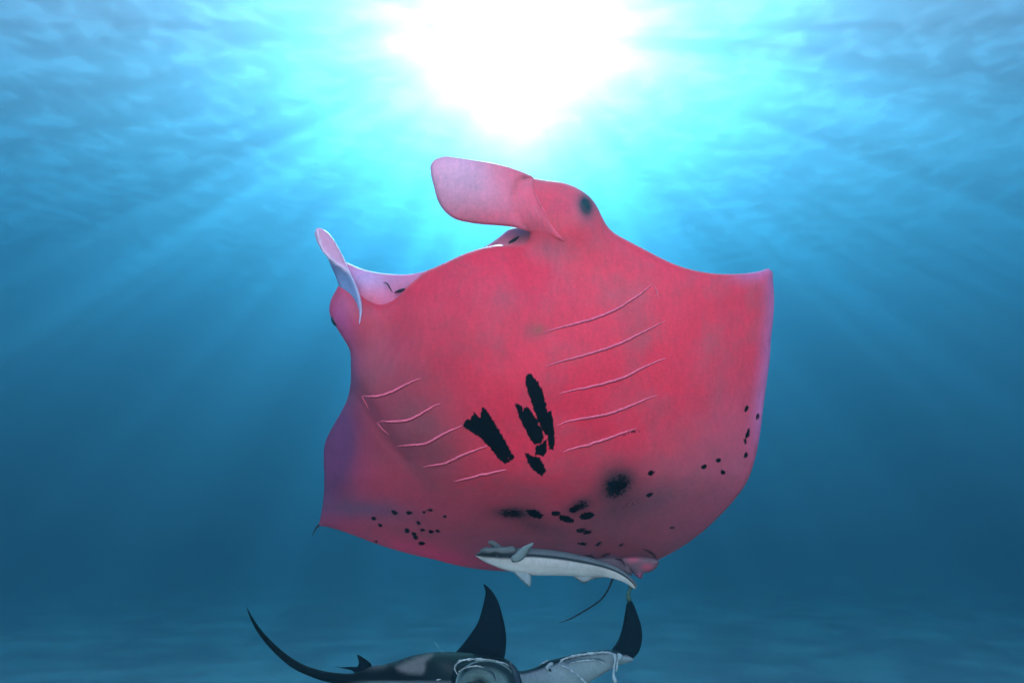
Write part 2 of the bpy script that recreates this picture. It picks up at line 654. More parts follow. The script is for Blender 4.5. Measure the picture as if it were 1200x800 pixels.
PATCHES = [
    [(543, 499), (546, 492), (552, 492), (556, 483.5), (560.5, 489), (563.5, 489), (565.5, 477), (570, 481), (577, 492), (586, 507),
     (595, 523), (602, 537), (598.5, 539), (594.5, 534), (597, 539.5), (592, 542.5), (584, 536), (574, 523), (562, 511), (552, 505)],
    [(604.5, 473), (610.5, 475), (613, 482), (616.5, 476), (622, 481), (630, 496), (637, 511), (634, 518), (627, 521), (620, 511), (613, 497), (607, 484)],
    [(616, 442), (621, 438), (628, 445), (634, 456), (639, 472), (641, 484), (645, 482), (648, 496), (650, 517), (648, 527), (644.5, 525),
     (642, 514), (643.5, 507), (640, 510), (634, 500), (627, 482), (621, 464), (617, 452)],
    [(628, 524), (640, 516), (640.5, 526), (637.5, 534), (628, 532)],
    [(616, 531), (621, 533.5), (632, 536), (637, 545), (639, 552), (635, 557), (626, 551), (619, 542)],
    [(617, 598), (624, 597), (631, 599), (636.5, 604), (633, 607.5), (622, 604.5)],
    [(667, 597), (675, 592), (680, 591), (676, 598), (671, 600.5)],
]
DOTS = [(651, 601.5, 5, 2.6, 0), (663.5, 608, 8.5, 3.2, 14), (688, 604, 8.5, 3.6, -12), (681, 621, 6, 2.0, -8), (688, 623.5, 5, 1.8, -12),
        (683, 637, 5, 1.6, 6), (701, 637, 4, 1.6, -25), (728, 638, 3.6, 1.3, -20), (763, 554, 3.6, 2.2, -20), (761, 580, 3.6, 2.2, -35),
        (874.5, 478.6, 2.2, 3.4, 25), (888, 488, 1.8, 3.4, 10), (876, 508, 2.0, 5.0, 15), (873.5, 517, 1.8, 3.0, -10), (874, 533, 2.0, 2.8, 20),
        (841.5, 539, 3.0, 2.0, -15), (825, 546.5, 2.8, 2.0, -25), (847, 553, 2.4, 2.4, -30), (787, 618, 2.8, 1.4, -10),
        (462, 600, 4.0, 2.0, 22), (479.5, 600.5, 3.2, 2.0, 0), (504, 597.5, 3.6, 1.4, 0), (438, 607, 2.6, 2.0, 10), (445.5, 615, 2.6, 1.8, 15),
        (490, 612, 2.8, 1.6, 20), (495, 620.5, 3.0, 1.4, 15), (505, 622.5, 2.8, 1.8, 15), (477, 621.5, 3.0, 2.2, 30), (485, 625.5, 2.6, 1.8, 20),
        (487, 629.5, 2.6, 1.8, 20), (494, 636.5, 3.6, 2.0, 15), (386, 610, 1.8, 1.8, 0), (440.6, 634.5, 1.8, 1.4, 0), (513, 622, 2.6, 1.6, 10),
        (521, 605, 2.4, 1.4, 0), (737, 507.5, 9, 1.6, -14), (497, 600, 1.8, 1.4, 0)]


def black_field(V):
    s = np.full(len(V), 50.0)
    for p in PATCHES:
        P = np.array(p, float)
        d = seg_dist(V, P)
        s = np.minimum(s, np.where(inside(V, P), -d, d) * 1.3 - 0.9)
    x, y = V[:, 0], V[:, 1]
    for cx, cy, rx, ry, rot in DOTS:
        c, q = math.cos(R(rot)), math.sin(R(rot))
        u = ((x - cx) * c + (y - cy) * q) / (rx * 1.12)
        v = (-(x - cx) * q + (y - cy) * c) / (ry * 1.18)
        d = (np.sqrt(u * u + v * v) - 1) * min(rx, ry)
        s = np.minimum(s, d * 2.2)
    # smoky blotches: noise breaks them up
    for cx, cy, rx, ry, rot, k in [(723, 570, 27, 19, -35, 3.5), (600, 601, 28, 9, 3, 2.9), (681, 592, 17, 9, -25, 2.8),
                                   (624, 616, 20, 7, 10, 1.2), (740, 590, 30, 15, -20, 1.0)]:
        g = gauss(x, y, cx, cy, rx * 0.8, ry * 0.8, rot)
        s = np.minimum(s, 2.0 - k * g * 1.15 + (1 - g) * 1.5)
    return s


def mixc(a, b, t):
    return a * (1 - t[:, None]) + np.array(b)[None] * t[:, None]


def pink_colour(x, y, d):
    c = np.tile(np.array([0.84, 0.020, 0.042]), (len(x), 1))
    # paler, warmer throat and head
    c = mixc(c, (0.93, 0.034, 0.056), 0.8 * gauss(x, y, 690, 330, 90, 90))
    c = mixc(c, (0.70, 0.022, 0.042), 0.6 * gauss(x, y, 540, 400, 90, 90))
    # dusky pigment: left gills, rear margin, belly rear right; light falloff painted in too
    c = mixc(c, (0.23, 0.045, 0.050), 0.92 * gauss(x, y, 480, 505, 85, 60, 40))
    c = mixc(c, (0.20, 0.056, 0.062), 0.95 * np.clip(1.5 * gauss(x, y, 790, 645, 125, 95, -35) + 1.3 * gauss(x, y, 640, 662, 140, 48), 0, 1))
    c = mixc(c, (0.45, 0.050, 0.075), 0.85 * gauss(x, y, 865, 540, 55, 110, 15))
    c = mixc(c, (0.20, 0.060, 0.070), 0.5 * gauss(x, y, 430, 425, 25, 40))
    c = mixc(c, (0.24, 0.028, 0.042), 0.8 * sstep(510, 640, y) * sstep(330, 480, x))  # light falloff over the lower belly, painted in with the dusky skin
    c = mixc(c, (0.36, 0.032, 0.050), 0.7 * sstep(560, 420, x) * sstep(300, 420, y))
    # slate blue left wing, partly haze and dim light painted in, and blue-grey band
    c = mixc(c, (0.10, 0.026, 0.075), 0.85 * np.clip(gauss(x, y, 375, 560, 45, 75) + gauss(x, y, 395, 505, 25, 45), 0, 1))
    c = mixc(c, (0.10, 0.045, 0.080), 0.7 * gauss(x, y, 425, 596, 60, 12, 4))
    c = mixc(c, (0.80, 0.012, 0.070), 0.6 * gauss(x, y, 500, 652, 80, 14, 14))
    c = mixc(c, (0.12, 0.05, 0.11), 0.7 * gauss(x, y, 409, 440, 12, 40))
    # lavender outer margin of the right wing
    m = np.clip(1 - d / 20.0, 0, 1)**1.5 * sstep(840, 890, x) * sstep(560, 470, y)
    c = mixc(c, (0.50, 0.14, 0.30), 0.7 * m)
    # eye lobe of the left side, purplish
    c = mixc(c, (0.45, 0.06, 0.17), 0.7 * gauss(x, y, 397, 372, 16, 35))
    # smoky blotches under the black flecks
    for a in [(724, 566, 27, 20, -35, 0.88), (602, 601, 27, 8.5, 3, 0.82), (680, 592, 17, 9, -25, 0.75), (626, 616, 22, 8, 8, 0.3), (738, 592, 34, 16, -20, 0.3)]:
        c = mixc(c, (0.035, 0.014, 0.016), a[5] * np.clip(1.25 * gauss(x, y, *a[:5]), 0, 1))
    # rusty mark at the first gill, grey around the eye
    c = mixc(c, (0.50, 0.06, 0.02), 0.9 * gauss(x, y, 631, 386, 6, 5))
    c = mixc(c, (0.35, 0.06, 0.06), 0.5 * gauss(x, y, 625, 388, 14, 10))
    c = mixc(c, (0.42, 0.10, 0.12), 0.6 * gauss(x, y, 686, 241, 16, 20, -15))
    c = mixc(c, (0.03, 0.012, 0.013), 0.97 * np.clip(1.5 * gauss(x, y, 686.5, 241, 8.5, 13, -14), 0, 1))
    c = mixc(c, (0.55, 0.08, 0.10), 0.5 * gauss(x, y, 640, 292, 22, 14))  # shading of the throat crease painted into the skin colour
    return c


pink = root('manta_ray', at(600, 680, D0 + 0.3), 'large pink manta ray showing its black-marked belly beneath the sun', 'manta ray')


def body_depth(x, y):
    return D0 - lump(x, y)


def front_depth(x, y):
    """depth of the belly's skin at single pixels, used to lay parts on it"""
    x = np.atleast_1d(np.array(x, float))
    y = np.atleast_1d(np.array(y, float))
    ol = BODY_OL
    d = seg_dist(np.stack([x, y], 1), ol)
    q = np.clip(d / 30.0, 0, 1)
    e = np.sqrt(np.clip(1 - (1 - q)**2, 0, 1))
    k = np.clip(d / 4.5, 0, 1)
    return D0 - lump(x, y) - (body_half(x, y) * e + 0.006 * np.minimum(1, d / 2) + body_rim(x, y) * np.sqrt(np.clip(1 - (1 - k)**2, 0, 1)))


BODY_OL = spline(BODY, True, 3.0)
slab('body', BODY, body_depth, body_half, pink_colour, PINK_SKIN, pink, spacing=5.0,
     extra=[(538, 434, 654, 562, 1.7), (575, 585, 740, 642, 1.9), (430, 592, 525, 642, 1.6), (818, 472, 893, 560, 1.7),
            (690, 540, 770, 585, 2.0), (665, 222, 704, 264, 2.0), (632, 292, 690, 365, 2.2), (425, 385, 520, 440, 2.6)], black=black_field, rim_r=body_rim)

# upper jaw and palate behind the lower jaw
JAW = [(402, 306), (411, 309.5), (420, 313.5), (440, 318.8), (461, 321.2), (482, 321), (500, 317), (535, 303), (562, 292), (575, 285), (586, 277),
       (597, 268.5), (612, 266), (632, 270), (645, 292), (625, 312), (560, 335), (500, 365), (462, 384), (432, 390), (414, 370), (408, 340)]


def jaw_colour(x, y, d):
    c = np.tile(np.array([0.80, 0.16, 0.27]), (len(x), 1))
    c = mixc(c, (0.66, 0.30, 0.46), 0.8 * gauss(x, y, 430, 325, 26, 16))
    c = mixc(c, (0.85, 0.10, 0.12), 0.7 * gauss(x, y, 432, 362, 18, 22))
    c = mixc(c, (0.20, 0.22, 0.34), 0.95 * gauss(x, y, 612, 271, 16, 9, 0))  # shading inside the right mouth corner, painted blue-grey
    c = mixc(c, (0.70, 0.22, 0.32), 0.6 * gauss(x, y, 593, 280, 10, 7))
    return c


slab('upper_jaw', JAW, lambda x, y: D0 + 0.10 - 0.12 * gauss(x, y, 425, 350, 40, 50) + 0.0 * x, lambda x, y: 0.045 + 0 * x, jaw_colour, PINK_SKIN, pink, spacing=5,
     edge_len=14, rim_r=lambda x, y: 0.04 + 0 * x)

# left cephalic fin: lit inner lobe and shaded outer face painted in, either side of a rolled ridge
LFIN = [(371.5, 267.5), (369, 272), (371, 282), (377.5, 294), (384, 302.5), (388, 312.5), (394, 326), (398, 338), (402, 350), (406, 363), (412, 381),
        (417, 384), (421.5, 382), (424.5, 372), (424.5, 358), (421.5, 345), (417, 333), (411, 320.5), (405, 306.5), (398, 292.5), (391.5, 281.5), (384.5, 272.5), (377.5, 268)]
RIDGE = spline([(371, 270), (380, 296), (392, 307), (404, 315), (413, 325), (420, 343), (423.5, 362), (421, 382)], False, 2)


def lfin_depth(x, y):
    rd = seg_dist(np.stack([x, y], 1), RIDGE, False)
    return D0 - 0.10 - 0.10 * np.exp(-rd / 9.0) + 0.0 * x


def lfin_colour(x, y, d):
    c = np.tile(np.array([0.22, 0.20, 0.33]), (len(x), 1))  # shade on the lower face, painted blue-grey
    up = sstep(-5, 3, -(y - 300) + (x - 380) * 0.62)     # above the ridge
    c = mixc(c, (0.88, 0.28, 0.36), up)
    rd = seg_dist(np.stack([x, y], 1), RIDGE, False)
    c = mixc(c, (0.85, 0.5, 0.58), 0.6 * np.exp(-(rd / 2.0)**2))
    return c


slab('cephalic_fin', LFIN, lfin_depth, lambda x, y: 0.020 + 0 * x, lfin_colour, PINK_SKIN, pink, spacing=2.4, ospace=2.0, edge_len=8, rim_r=lambda x, y: 0.015 + 0 * x)

# right cephalic fin, a broad paddle
RFIN = [(662, 283), (650, 279), (638, 275.3), (621, 271.5), (601, 266.2), (584, 264.3), (565, 263), (548, 260.6), (532, 256), (521, 247.5), (513, 235), (508.5, 219),
        (505, 204), (504.6, 194), (509, 187.5), (518, 183.8), (540, 185.3), (559, 188), (580, 191.6), (600, 197), (619, 204.5), (625, 207.5), (625, 217),
        (632, 238), (645, 260), (656, 275)]


def rfin_depth(x, y):
    r = sstep(575, 632, x - (y - 238) * 0.62)
    base = D0 - 0.16
    return base * (1 - r) + (front_depth(x, y) - 0.003) * r - 0.05 * gauss(x, y, 560, 225, 50, 40) * (1 - r)


def rfin_colour(x, y, d):
    c = np.tile(np.array([0.86, 0.13, 0.18]), (len(x), 1))
    c = mixc(c, (0.88, 0.27, 0.34), 0.8 * gauss(x, y, 530, 200, 60, 40))
    c = mixc(c, (0.92, 0.06, 0.10), 0.6 * gauss(x, y, 590, 255, 70, 12))
    c = mixc(c, (0.62, 0.16, 0.22), 0.6 * np.exp(-d / 2.5) * sstep(640, 600, x))
    c = mixc(c, (0.91, 0.036, 0.060), 0.85 * sstep(570, 634, x - (y - 238) * 0.62))
    return c


slab('cephalic_fin', RFIN, rfin_depth, lambda x, y: 0.022 + 0 * x, rfin_colour, PINK_SKIN, pink, spacing=4.0, edge_len=16, rim_r=lambda x, y: 0.022 * sstep(640, 600, x))

# fine streaks of the paddle: shallow ribs
for i, (xa, ya, xb, yb) in enumerate([(600, 215, 616, 243), (588, 214, 604, 240), (575, 215, 590, 238), (610, 213, 634, 256), (560, 218, 573, 236),
                                      (545, 214, 558, 236), (623, 219, 645, 262)]):
    t = np.linspace(0, 1, 6)
    xs, ys = xa + (xb - xa) * t, ya + (yb - ya) * t
    dz = rfin_depth(xs, ys) - 0.0275
    tube('fin_crease', list(zip(xs, ys, dz)), [0.15, 0.5, 0.6, 0.6, 0.5, 0.15], PINK_PALE, pink, n=6)


def on_skin(pts, lift=0.0):
    p = np.array(pts, float)
    return [(a, b, d - lift) for (a, b), d in zip(p, front_depth(p[:, 0], p[:, 1]))]


GILLS = [
    [(636, 390), (652, 385), (669, 380.5), (690, 375), (710, 368), (725, 361), (737.5, 353), (751, 344), (765, 333)],
    [(639, 429.5), (656, 424), (675, 419), (695, 413.5), (712, 408), (732, 400), (750, 391), (766, 383), (780, 376)],
    [(656, 461), (675, 456.5), (694, 453), (720, 446), (736, 440), (750, 432.5), (766, 425), (781, 419.5)],
    [(652.5, 499), (665, 494), (679, 491), (696, 488.5), (712.5, 485), (728, 480), (742.5, 474), (757, 467.5), (770, 463)],
    [(660, 530), (673, 525), (686, 522.5), (699, 518), (712.5, 514), (730, 507), (746, 502.5)],
    [(425, 464), (438, 464.5), (449, 463), (460, 459), (470, 454), (482, 447.5), (494, 443)],
    [(442, 494), (460, 494), (477.5, 492.5), (489, 487.5), (500, 481), (509, 475.5), (517, 472)],
    [(464, 523), (482, 522), (500, 519.5), (510, 514.5), (519, 509), (531, 503.5), (543, 498)],
    [(496, 547), (510, 545), (522.5, 543), (532, 538.5), (541, 534), (556, 528), (571, 522.5)],
    [(532, 564.5), (542, 562), (552.5, 560), (562, 557), (571, 555.5), (583, 552.5), (594, 550.5)],
]


def gill(pts, k):
    q = spline(pts, False, 2.0)
    rs = random.Random(k)
    n = len(q)
    j = np.array([rs.uniform(-1, 1) for _ in range(n)])
    j = np.convolve(j, [0.25, 0.5, 0.25], 'same')
    q[:, 1] += 0.55 * j
    t = np.gradient(q, axis=0)
    t /= np.linalg.norm(t, axis=1)[:, None] + 1e-9
    nm = np.stack([-t[:, 1], t[:, 0]], 1)
    nm *= np.sign(nm[:, 1])[:, None]          # points down the picture
    f = np.sin(np.linspace(0.06, math.pi - 0.06, n))**0.5
    # cross-section: the skin swells into a thin flap that overhangs a slit
    prof = [(-2.6, -0.003), (-1.3, 0.003), (-0.5, 0.008), (0.25, 0.010), (0.65, 0.007), (0.7, -0.004)]
    rows = []
    for o, l in prof:
        p = q + nm * (o * f)[:, None]
        dep = front_depth(p[:, 0], p[:, 1]) - l * f
        rows.append(at_np(p[:, 0], p[:, 1], dep))
    m = len(prof)
    V = np.stack(rows, 1).reshape(-1, 3)
    F = [(i * m + a, i * m + a + 1, (i + 1) * m + a + 1, (i + 1) * m + a) for i in range(n - 1) for a in range(m - 1)]
    g = new_obj('gill_slit', V, F, PINK_PALE, pink)
    # shadow under the flap, painted as a dark strip on the skin
    rows = []
    for o, l in [(0.3, 0.0006), (1.4, 0.0012), (2.0, -0.001)]:
        p = q + nm * (o * f)[:, None]
        rows.append(at_np(p[:, 0], p[:, 1], front_depth(p[:, 0], p[:, 1]) - l))
    V = np.stack(rows, 1).reshape(-1, 3)
    F = [(i * 3 + a, i * 3 + a + 1, (i + 1) * 3 + a + 1, (i + 1) * 3 + a) for i in range(n - 1) for a in range(2)]
    s = new_obj('slit_shadow_strip', V - np.array(pink.location), F, PINK_DARK)
    s.name = 'slit_shadow'
    s.parent = g
    g.location = (0, 0, 0)


for k, g in enumerate(GILLS):
    gill(g, k)


for p in ([(424, 464), (428, 471), (432, 479)], [(442, 495), (449, 503), (456, 509)], [(765, 333), (770, 342), (771, 350)]):
    tube('gill_web', on_skin(p, 0.002), [0.4, 1.0, 0.2], PINK_PALE, pink, n=6)


def dome(name, cx, cy, rx, ry, rot, depth, bulge, material, parent, n=20, rings=5):
    V, F = [], []
    V.append(tuple(at(cx, cy, depth - bulge)))
    for i in range(1, rings + 1):
        a = i / rings * math.pi / 2
        for j in range(n):
            b = 2 * math.pi * j / n
            u, v = rx * math.sin(a) * math.cos(b), ry * math.sin(a) * math.sin(b)
            x = cx + u * math.cos(R(rot)) - v * math.sin(R(rot))
            y = cy + u * math.sin(R(rot)) + v * math.cos(R(rot))
            V.append(tuple(at(x, y, depth - bulge * math.cos(a))))
    for j in range(n):
        F.append((0, 1 + (j + 1) % n, 1 + j))
    for i in range(rings - 1):
        for j in range(n):
            a, b = 1 + i * n + j, 1 + i * n + (j + 1) % n
            F.append((a, b, b + n, a + n))
    V.append(tuple(at(cx, cy, depth + bulge * 0.8)))
    for j in range(n):
        F.append((len(V) - 1, 1 + (rings - 1) * n + j, 1 + (rings - 1) * n + (j + 1) % n))
    return new_obj(name, V, F, material, parent)


fd = float(front_depth(686, 241)[0])
dome('eye', 686.3, 240.5, 4.6, 8.0, -14, fd + 0.006, 0.010, EYE, pink)
fd = float(front_depth(391, 376)[0])
dome('eye', 391.8, 376.5, 3.0, 6.5, -28, fd + 0.004, 0.022, BLACK, pink)

# mouth corners
tube('mouth_fold', [(449, 330.5, D0 - 0.085), (453, 331.5, D0 - 0.082), (456.5, 337, D0 - 0.08), (460, 342.5, D0 - 0.078)], [0.3, 0.7, 0.8, 0.3], SLIT, pink, n=6)
tube('mouth_slit', [(462, 343, D0 - 0.072), (468, 341, D0 - 0.068), (475, 338.6, D0 - 0.06)], [0.4, 2.0, 1.0], SLIT, pink, n=8)
tube('mouth_slit', [(596, 284.5, D0 + 0.005), (602, 281.5, D0 + 0.005), (608, 277, D0 + 0.005)], [0.8, 2.0, 0.8], SLIT, pink, n=8)
tube('wing_tip', [(376, 613.6, D0 + 0.62), (371.5, 617, D0 + 0.61), (368.6, 621.5, D0 + 0.61), (366, 627.5, D0 + 0.61)], [1.5, 1.1, 0.8, 0.3], WHIP, pink, n=8)

# pelvic fins and tail
PELV = [(722, 655), (735, 652), (752, 651), (766, 653), (772, 657), (771.5, 661.5), (767, 667), (760, 670.5), (754, 671.5), (752, 677.5), (747, 676), (738, 668), (728, 662)]


def pelv_colour(x, y, d):
    c = np.tile(np.array([0.15, 0.055, 0.062]), (len(x), 1))
    c = mixc(c, (0.50, 0.04, 0.07), 0.8 * gauss(x, y, 742, 655, 8, 4))
    c = mixc(c, (0.50, 0.03, 0.06), 0.8 * gauss(x, y, 758, 664, 7, 4))
    c = mixc(c, (0.45, 0.06, 0.13), 0.8 * gauss(x, y, 750, 675, 5, 4))
    return c


slab('pelvic_fin', PELV, lambda x, y: D0 + 0.13 + 0.0 * x, lambda x, y: 0.022 + 0 * x, pelv_colour, PINK_SKIN, pink, spacing=3, edge_len=9)
PELV2 = [(690, 657), (706, 652), (720, 651), (730, 655), (738, 664), (741, 674), (733, 672), (716, 668), (700, 664)]
slab('pelvic_fin', PELV2, lambda x, y: D0 + 0.11 + 0.0 * x, lambda x, y: 0.020 + 0 * x, flat_colour((0.13, 0.05, 0.055)), PINK_SKIN, pink, spacing=3, edge_len=9)
fdp = D0 + 0.09
tube('fin_crease', [(754, 643, fdp), (760, 645.5, fdp), (766, 650, fdp), (770, 655, fdp)], [0.3, 1.2, 1.4, 0.4], SLIT, pink, n=6)
tube('fin_crease', [(720, 654, fdp - 0.02), (727, 655.5, fdp - 0.02), (733, 663, fdp - 0.02)], [0.3, 1.1, 0.4], SLIT, pink, n=6)
tube('fin_crease', [(684, 650.5, fdp), (694, 651.5, fdp - 0.02), (699, 656, fdp - 0.02)], [0.3, 1.6, 0.4], SLIT, pink, n=6)
tube('fin_crease', [(704, 651.5, fdp - 0.03), (710, 649.5, fdp - 0.03), (716, 648, fdp - 0.03)], [0.3, 1.4, 0.3], SLIT, pink, n=6)
tube('tail', [(732, 660, D0 + 0.22), (724, 668, D0 + 0.22), (718, 678, D0 + 0.22), (714, 688, D0 + 0.24), (704.5, 701.5, D0 + 0.3), (691.5, 711.3, D0 + 0.38), (679, 718.7, D0 + 0.45),
              (668, 724.8, D0 + 0.5), (656, 729, D0 + 0.55)], [2.2, 1.8, 1.35, 1.2, 1.1, 1.0, 0.9, 0.8, 0.3], WHIP, pink, n=8)

# ------------------------------------------------------------------ remora under the pink manta's tail end
DR = D0 - 0.12
rem = root('remora_fish', at(650, 675, DR), 'slender white and grey remora with a dark side stripe, clinging under the pink manta', 'fish')
RS = [  # x, centre y, half height px, half width px
    (557, 650, 0.8, 0.8), (562, 650, 4.2, 3.5), (570, 651, 7.5, 6), (580, 652.5, 10.0, 8), (590, 654, 12.5, 9.5), (602, 655.5, 14.0, 11),
    (622, 657.6, 15.8, 12), (650, 659.3, 14.8, 12), (672, 661.5, 13.0, 11), (692, 664, 10.8, 9), (708, 667, 8.8, 7.5), (722, 671.5, 7.0, 6),
    (732, 676.5, 5.4, 4.6), (740, 682.5, 4.0, 3.4), (744, 687.5, 2.6, 2.2), (744.5, 689.5, 0.8, 0.8)]
rs = spline(RS, False, 2.5)
rings, cols = [], []
nn = 72
for i in range(len(rs)):
    x, yc, hh, hw = rs[i]
    j0, j1 = max(i - 1, 0), min(i + 1, len(rs) - 1)
    t = rs[j1][:2] - rs[j0][:2]
    t /= np.linalg.norm(t) + 1e-9
    nrm = np.array([-t[1], t[0]])
    a = np.linspace(0, 2 * math.pi, nn, endpoint=False)
    u = -np.cos(a) * max(hh, 0.5)
    px = x + nrm[0] * u
    py = yc + nrm[1] * u
    dep = DR - np.sin(a) * max(hw, 0.5) * DR / FPX
    rings.append(at_np(px, py, dep))
    s = -np.cos(a)                      # -1 back, +1 belly
    line = np.interp(x, [557, 575, 602, 625, 660, 700, 735, 745], [-0.05, -0.18, -0.33, -0.45, -0.42, -0.35, -0.3, -0.2])
    wid = np.interp(x, [557, 580, 600, 612, 700, 740], [0.5, 0.34, 0.28, 0.12, 0.15, 0.2])
    c = np.tile(np.array([0.40, 0.27, 0.23]), (nn, 1))
    c = mixc(c, (0.50, 0.35, 0.31), sstep(0.3, 0.8, s))
    c = mixc(c, (0.11, 0.085, 0.08), sstep(line + 0.05, line - 0.05, s))
    c = mixc(c, (0.004, 0.004, 0.005), np.exp(-((s - line) / wid)**4))
    cols.append(c)
loft('body', rings, FISH_SKIN, rem, True, cols)


def fin(name, outline, dep, half, colour, material, parent, sp=2.5):
    if not callable(colour):
        colour = flat_colour(colour)
    if not callable(dep):
        dv = dep
        dep = lambda x, y: dv + 0 * x
    return slab(name, outline, dep, lambda x, y: half + 0 * x, colour, material, parent, spacing=sp, ospace=2.0, edge_len=7, edge=0.002)


fin('pectoral_fin', [(599, 652), (604, 648.5), (609, 643), (614, 639.5), (620, 637), (625.5, 635.6), (623, 640), (618, 648.5), (613, 655), (607, 659), (600, 658)],
    lambda x, y: DR - 0.075 - 0.002 * (650 - y), 0.006, (0.17, 0.15, 0.14), FISH_SKIN, rem)
fin('pectoral_fin', [(598, 667), (604, 672.5), (612, 680.5), (621.5, 687), (622.5, 680), (622, 673), (616, 668.5), (607, 666)],
    lambda x, y: DR - 0.02 - 0.0015 * (y - 668), 0.006, (0.22, 0.18, 0.17), FISH_SKIN, rem)
fin('anal_fin', [(666, 672), (672, 675.5), (678, 680), (685, 683), (692, 679.5), (705, 676.5), (716, 676), (712, 670), (690, 669)], DR + 0.0, 0.004, (0.22, 0.17, 0.16), FISH_SKIN, rem)
fin('tail_fin', [(743, 686), (740, 691), (738.5, 697), (739.5, 704), (735.5, 704.5), (733.5, 699), (735.5, 692), (738.5, 685)], DR + 0.02, 0.004, (0.05, 0.07, 0.05), FISH_SKIN, rem)  # tail fin lies in shadow; that shade is painted as dark green
fin('dorsal_fin', [(572, 634), (576, 632.6), (583, 636), (592, 643), (603, 648), (600, 652), (588, 648), (580, 643)], DR + 0.05, 0.004, (0.10, 0.08, 0.075), FISH_SKIN, rem)
fin('sucker_disc', [(562, 645), (566, 641.5), (578, 641), (590, 640), (604, 641), (606, 646), (596, 648.5), (580, 648), (568, 648)], DR - 0.045, 0.008, (0.11, 0.085, 0.08), FISH_SKIN, rem)
dome('eye', 583, 651.0, 1.8, 1.4, 0, DR - 0.047, 0.008, BLACK, rem, n=10, rings=3)

# ------------------------------------------------------------------ dark manta ray with the open mouth
DA = 7.6
ra = root('manta_ray', at(520, 830, DA), 'dark manta ray with gaping mouth, white shoulder patch and a long wing sweeping upward', 'manta ray',
          'dark manta rays below the pink one')
SHOULDER = np.array([(463, 781), (472, 776), (484, 771), (500, 766), (509, 765), (506, 769), (498, 776), (499, 783), (495, 789.5), (480, 789), (468, 786)], float)
AC = (0.0035, 0.0035, 0.0035)


def a_back_colour(x, y, d):
    V = np.stack([x, y], 1)
    c = np.tile(np.array(AC), (len(x), 1))
    s = np.where(inside(V, SHOULDER), -1, 1) * seg_dist(V, SHOULDER)
    c = mixc(c, (0.17, 0.115, 0.095), 0.9 * sstep(2.5, -3.5, s))
    c = mixc(c, (0.09, 0.065, 0.055), 0.8 * gauss(x, y, 442, 781, 12, 3.5, -8))
    c = mixc(c, (0.05, 0.035, 0.03), 0.8 * gauss(x, y, 525, 782, 10, 5, 30))
    c = mixc(c, (0.30, 0.26, 0.24), sstep(797, 803, y) * sstep(400, 440, x))
    return c


# back of the body with the near wing as one surface
ABODY = [(289, 710.5), (292.5, 717), (297, 724.5), (304.5, 735.5), (316, 748.5), (329.5, 761), (344.5, 772), (359, 779.5), (377, 785), (396, 788), (415, 788), (425, 785),
         (437, 779.5), (450, 778), (464.5, 774), (480, 768.7), (496, 765.3), (510, 763.5), (534, 763.7), (560, 765.5), (580, 768), (597, 774), (606, 784), (609, 800), (604, 828),
         (575, 850), (530, 856), (490, 846), (455, 826), (430, 811), (405, 803), (381, 798), (362, 791.5), (344, 783), (327, 769.5), (310, 751.5), (297.5, 733), (291, 718)]


def a_depth(x, y):
    w = DA + 0.15 - 0.9 * sstep(480, 290, x) * 0.6
    return w + 0.010 * np.clip(790 - y, -40, 60) * sstep(420, 480, x) * 0.9


slab('body', ABODY, a_depth, lambda x, y: 0.035 + 0.20 * gauss(x, y, 530, 810, 60, 40), a_back_colour, DARK_SKIN, ra, spacing=4, edge_len=14, ospace=2.5)
AFAR = [(566.6, 683.8), (569, 693), (567.6, 702), (565, 713), (560, 728.5), (549.5, 745), (537, 760.5), (528, 770), (545, 782), (580, 782), (590, 772), (593, 757), (592.8, 741), (588.8, 721), (582.8, 702.5), (574.8, 690)]
slab('far_wing', AFAR, lambda x, y: DA + 0.55 + 0.004 * (770 - y), lambda x, y: 0.035 + 0 * x, flat_colour((0.003, 0.003, 0.005)), DARK_SKIN, ra, spacing=4, edge_len=12, ospace=2.5)
ra.children[-1].name = 'wing'
ADOR = [(418.5, 766.3), (424, 769), (430, 773), (435.5, 778.5), (436, 784), (428, 790), (417, 789), (413, 785.5), (405, 783.2), (400, 782), (411, 780.6), (419, 780.3), (420.5, 776), (419.5, 771)]
fin('dorsal_fin', ADOR, DA + 0.42, 0.02, (0.003, 0.003, 0.005), DARK_SKIN, ra)
tube('tail', [(424, 786, DA + 0.42), (412, 783.3, DA + 0.5), (400, 781.6, DA + 0.62), (393, 780.6, DA + 0.72)], [2.2, 1.3, 0.7, 0.2], BLACK, ra, n=8)


